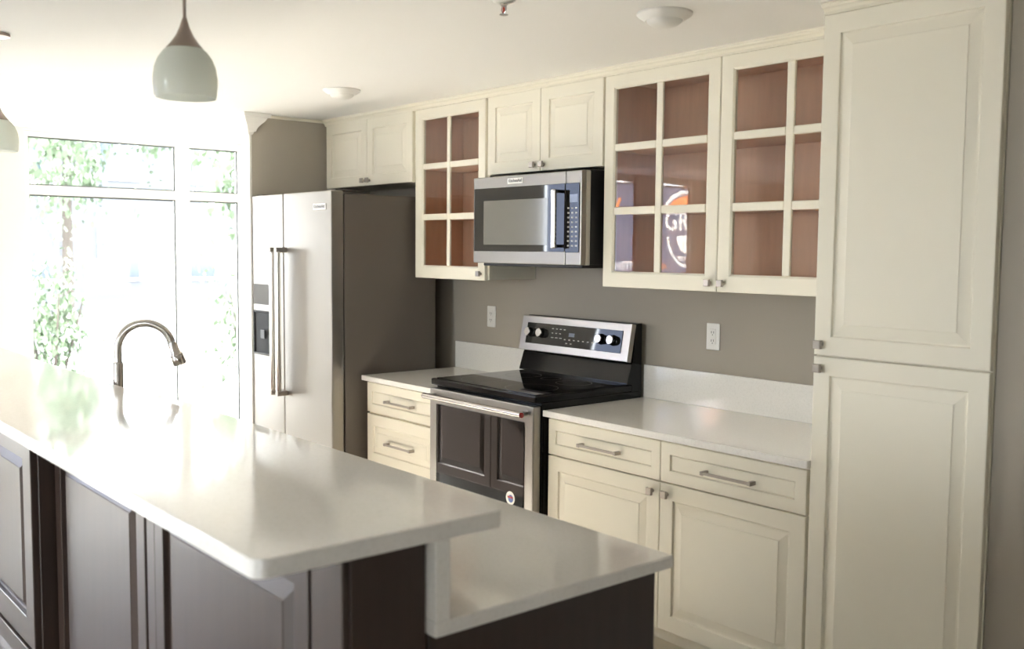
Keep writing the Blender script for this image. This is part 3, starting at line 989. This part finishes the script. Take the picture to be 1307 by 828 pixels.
# ------------------------------------------------------------------ outlets
def outlet(x, z, label):
    t = thing('wall_outlet', (x, 0, z), label, 'outlet', 'outlets on the grey wall')
    obj('cover_plate', B(x - 0.036, x + 0.036, -0.006, -0.0005, z - 0.058, z + 0.058, 0.003, 2), 'white_plastic', t)
    obj('receptacle', B(x - 0.017, x + 0.017, -0.0085, -0.0061, z - 0.033, z + 0.033, 0.001, 1), 'white_plastic', t)
    bm = bmesh.new()
    for s in (-1, 1):
        for dx in (-0.006, 0.006):
            box(bm, x + dx - 0.0012, x + dx + 0.0012, -0.0092, -0.0086, z + s * 0.018 - 0.004, z + s * 0.018 + 0.006)
        box(bm, x - 0.002, x + 0.002, -0.0092, -0.0086, z + s * 0.018 - 0.012, z + s * 0.018 - 0.008)
    obj('slots', bm, 'slot', t)


outlet(1.151, 1.223, 'white duplex wall outlet above the long counter beside the pantry')
outlet(-0.383, 1.222, 'white duplex wall outlet above the short counter beside the refrigerator')

# ------------------------------------------------------------------ banners in the far windows (mirrored in glass and black fronts)
BX = XW - 0.03
PI = math.pi


def print_mesh(name, texts, polys, rect=None):
    """flat print on the banner plane: outlines of texts and polygons, or (with rect) the cloth around them.
    texts: (body, size, y, z); polys: outlines as (y, z); the print reads from the street side"""
    me_pts = []
    for body, size, y, z in texts:
        cu = bpy.data.curves.new('print', 'FONT')
        cu.body, cu.size, cu.align_x, cu.align_y, cu.resolution_u = body, size, 'CENTER', 'CENTER', 3
        cu.offset = size * 0.018
        t = bpy.data.objects.new('print', cu)
        COL.objects.link(t)
        bpy.context.view_layer.update()
        m = bpy.data.meshes.new_from_object(t.evaluated_get(bpy.context.evaluated_depsgraph_get()))
        bpy.data.objects.remove(t)
        bpy.data.curves.remove(cu)
        bm = bmesh.new()
        bm.from_mesh(m)
        bmesh.ops.remove_doubles(bm, verts=bm.verts[:], dist=1e-6)
        seen = set()
        for e0 in bm.edges:                      # walk the boundary loops
            if not e0.is_boundary or e0.index in seen:
                continue
            loop, v, e = [], e0.verts[0], e0
            while e.index not in seen:
                seen.add(e.index)
                loop.append((y - v.co.x, z + v.co.y))
                v = e.other_vert(v)
                nx = [f for f in v.link_edges if f.is_boundary and f.index not in seen]
                if not nx:
                    break
                e = nx[0]
            me_pts.append(loop)
        bm.free()
        bpy.data.meshes.remove(m)
    me_pts += polys
    if rect:
        y0, y1, z0, z1 = rect
        me_pts.append([(y0, z0), (y1, z0), (y1, z1), (y0, z1)])
    cu = bpy.data.curves.new(name, 'CURVE')
    cu.dimensions = '2D'
    cu.fill_mode = 'BOTH'
    for lp in me_pts:
        sp = cu.splines.new('POLY')
        sp.points.add(len(lp) - 1)
        for p, (yy, zz) in zip(sp.points, lp):
            p.co = (yy, zz, 0, 1)
        sp.use_cyclic_u = True
    t = bpy.data.objects.new(name, cu)
    COL.objects.link(t)
    bpy.context.view_layer.update()
    m = bpy.data.meshes.new_from_object(t.evaluated_get(bpy.context.evaluated_depsgraph_get()))
    bpy.data.objects.remove(t)
    bm = bmesh.new()
    bm.from_mesh(m)
    bmesh.ops.remove_doubles(bm, verts=bm.verts[:], dist=1e-6)
    for v in bm.verts:
        v.co = Vector((BX, v.co.x, v.co.y))
    bpy.data.meshes.remove(m)
    return bm


def banner(y0, y1, z0, z1, label, prints):
    """prints: (part name, material, texts, polys)"""
    t = thing('window_banner', (BX, (y0 + y1) / 2, z0), label, 'banner', 'banners in the street windows')
    at, ap = [], []
    for nm, mat, tx, po in prints:
        obj(nm, print_mesh(nm, tx, po), mat, t)
        at += tx
        ap += po
    obj('cloth', print_mesh('cloth', at, ap, (y0, y1, z0, z1)), 'banner_blue', t)
    obj('hem_rod', tube(bmesh.new(), [(BX, y0, z1 + 0.006), (BX, y1, z1 + 0.006)], 0.006, 8), 'win_frame', t)


def sector(y, z, r0, r1, a0, a1, n=16):
    o = [(y - r1 * math.cos(a0 + (a1 - a0) * k / n), z + r1 * math.sin(a0 + (a1 - a0) * k / n)) for k in range(n + 1)]
    if r0 <= 0:
        return o + [(y, z)]
    return o + [(y - r0 * math.cos(a1 + (a0 - a1) * k / n), z + r0 * math.sin(a1 + (a0 - a1) * k / n)) for k in range(n + 1)]


banner(-4.97, -3.938, 0.75, 2.28, 'blue banner with white lettering hung in the wider street window',
       [('lettering', 'banner_white', [('INSTR', 0.125, -4.80, 1.425)], []),
        ('orange_lettering', 'banner_orange', [('y', 0.26, -4.69, 2.09)], [])])
banner(-5.84, -5.27, 0.75, 2.28, 'blue banner with round emblem hung in the narrow street window',
       [('lettering', 'banner_white', [('GR', 0.30, -5.63, 1.905)], []),
        ('emblem', 'banner_white', [], [sector(-5.83, 1.755, 0.32, 0.355, PI, 1.5 * PI - 0.03), sector(-5.83, 1.755, 0.0, 0.20, PI, 1.5 * PI - 0.03)]),
        ('small_lettering', 'banner_white', [('SERVI', 0.07, -5.735, 1.505)], []),
        ('swoosh', 'banner_orange', [], [[(-5.47, 2.065), (-5.835, 2.065), (-5.835, 2.20), (-5.72, 2.19), (-5.58, 2.14)]]),
        ('swoosh_outline', 'banner_white', [], [[(-5.38, 2.045), (-5.435, 2.045), (-5.56, 2.15), (-5.71, 2.207), (-5.835, 2.22), (-5.835, 2.255), (-5.68, 2.245), (-5.52, 2.18)]]),
        ('orange_lettering', 'banner_orange', [('IA', 0.10, -5.43, 1.42)], [])])

# ------------------------------------------------------------------ outdoors
struct(obj('ground', B(-70, 40, -60, 60, -0.30, -0.20), 'pavement'))


def tree(x, y, h, r, label, seed):
    rnd = random.Random(seed)
    t = thing('street_tree', (x, y, -0.2), label, 'tree', 'trees outside the window')
    obj('trunk', tube(bmesh.new(), [(x, y, -0.2), (x + 0.05, y, h * 0.3), (x + 0.1, y + 0.05, h * 0.7)], [0.14, 0.11, 0.04], 10), 'bark', t, True)
    bm = bmesh.new()
    cl = [(Vector((rnd.gauss(0, .45), rnd.gauss(0, .45), rnd.uniform(-.55, .6))), rnd.uniform(.25, .5)) for _ in range(26)]
    for _ in range(5200):
        c, s = cl[rnd.randrange(26)]
        p = c + Vector((rnd.gauss(0, 1), rnd.gauss(0, 1), rnd.gauss(0, 1))) * s * 0.42
        q = Vector((x, y, h * 0.62)) + Vector((p.x * r, p.y * r, p.z * h * 0.42))
        e = Euler((rnd.uniform(0, 6.3), rnd.uniform(0, 6.3), 0)).to_matrix()
        s2 = rnd.uniform(0.05, 0.11)
        bm.faces.new([bm.verts.new(q + e @ Vector((a * s2, b * s2 * 0.6, 0))) for a, b in ((-1, 0), (0, -1), (1, 0), (0, 1))])
    f = obj('foliage', bm, 'leaf', t, normals=False)
    f['kind'] = 'stuff'


tree(-12.5, 0.2, 6.2, 1.9, 'leafy tree seen through the wide window pane', 1)
tree(-8.8, 3.2, 4.6, 1.25, 'leafy tree seen through the narrow window pane beside the partition', 2)
for i, (sx, sy, sr, lab) in enumerate(((-6.6, 1.55, 0.55, 'low leafy shrub outside the narrow window pane'), (-7.4, -0.40, 0.38, 'low leafy shrub outside the left part of the wide window pane'))):
    rnd = random.Random(50 + i)
    t = thing('shrub', (sx, sy, -0.2), lab, 'shrub', 'shrubs outside the window')
    for k in range(5):
        a = k * 1.256
        obj('stem', tube(bmesh.new(), [(sx, sy, -0.2), (sx + 0.2 * math.cos(a), sy + 0.2 * math.sin(a), 0.5), (sx + 0.35 * math.cos(a), sy + 0.35 * math.sin(a), 1.1)], [0.02, 0.014, 0.006], 6), 'bark', t)
    bm = bmesh.new()
    for _ in range(1500):
        q = Vector((sx + rnd.gauss(0, sr * 0.5), sy + rnd.gauss(0, sr * 0.5), 0.75 + rnd.gauss(0, 0.42)))
        e = Euler((rnd.uniform(0, 6.3), rnd.uniform(0, 6.3), 0)).to_matrix()
        s2 = rnd.uniform(0.03, 0.06)
        bm.faces.new([bm.verts.new(q + e @ Vector((a * s2, b * s2 * 0.6, 0))) for a, b in ((-1, 0), (0, -1), (1, 0), (0, 1))])
    f = obj('foliage', bm, 'leaf', t, normals=False)
    f['kind'] = 'stuff'
tree(-16.0, 6.9, 6.5, 1.7, 'taller leafy tree farther off behind the mullion', 3)


def far_building(x, y0, y1, h, label):
    t = thing('far_building', (x, (y0 + y1) / 2, -0.2), label, 'building')
    obj('wall', B(x - 6, x, y0, y1, -0.2, h), 'pale_far', t)
    obj('roof', B(x - 6.2, x + 0.2, y0 - 0.2, y1 + 0.2, h, h + 0.25), 'brick_far', t)
    n = max(2, int((y1 - y0) / 2.2))
    for i in range(n):
        for z in (0.6, 3.4):
            if z + 1.6 > h: continue
            yc = y0 + (i + .5) * (y1 - y0) / n
            f = obj('window_casing', B(x, x + 0.05, yc - 0.6, yc + 0.6, z, z + 1.5, 0.01, 1), 'win_frame', t)
            obj('window_pane', B(x + 0.0505, x + 0.06, yc - 0.52, yc + 0.52, z + 0.08, z + 1.42), 'far_glass', f)


tree(-20.0, 3.4, 8.0, 1.7, 'distant tall leafy tree in the middle of the wide window pane', 5)
far_building(-24.6, -4.0, 14, 5.0, 'low pale building across the street behind the trees')
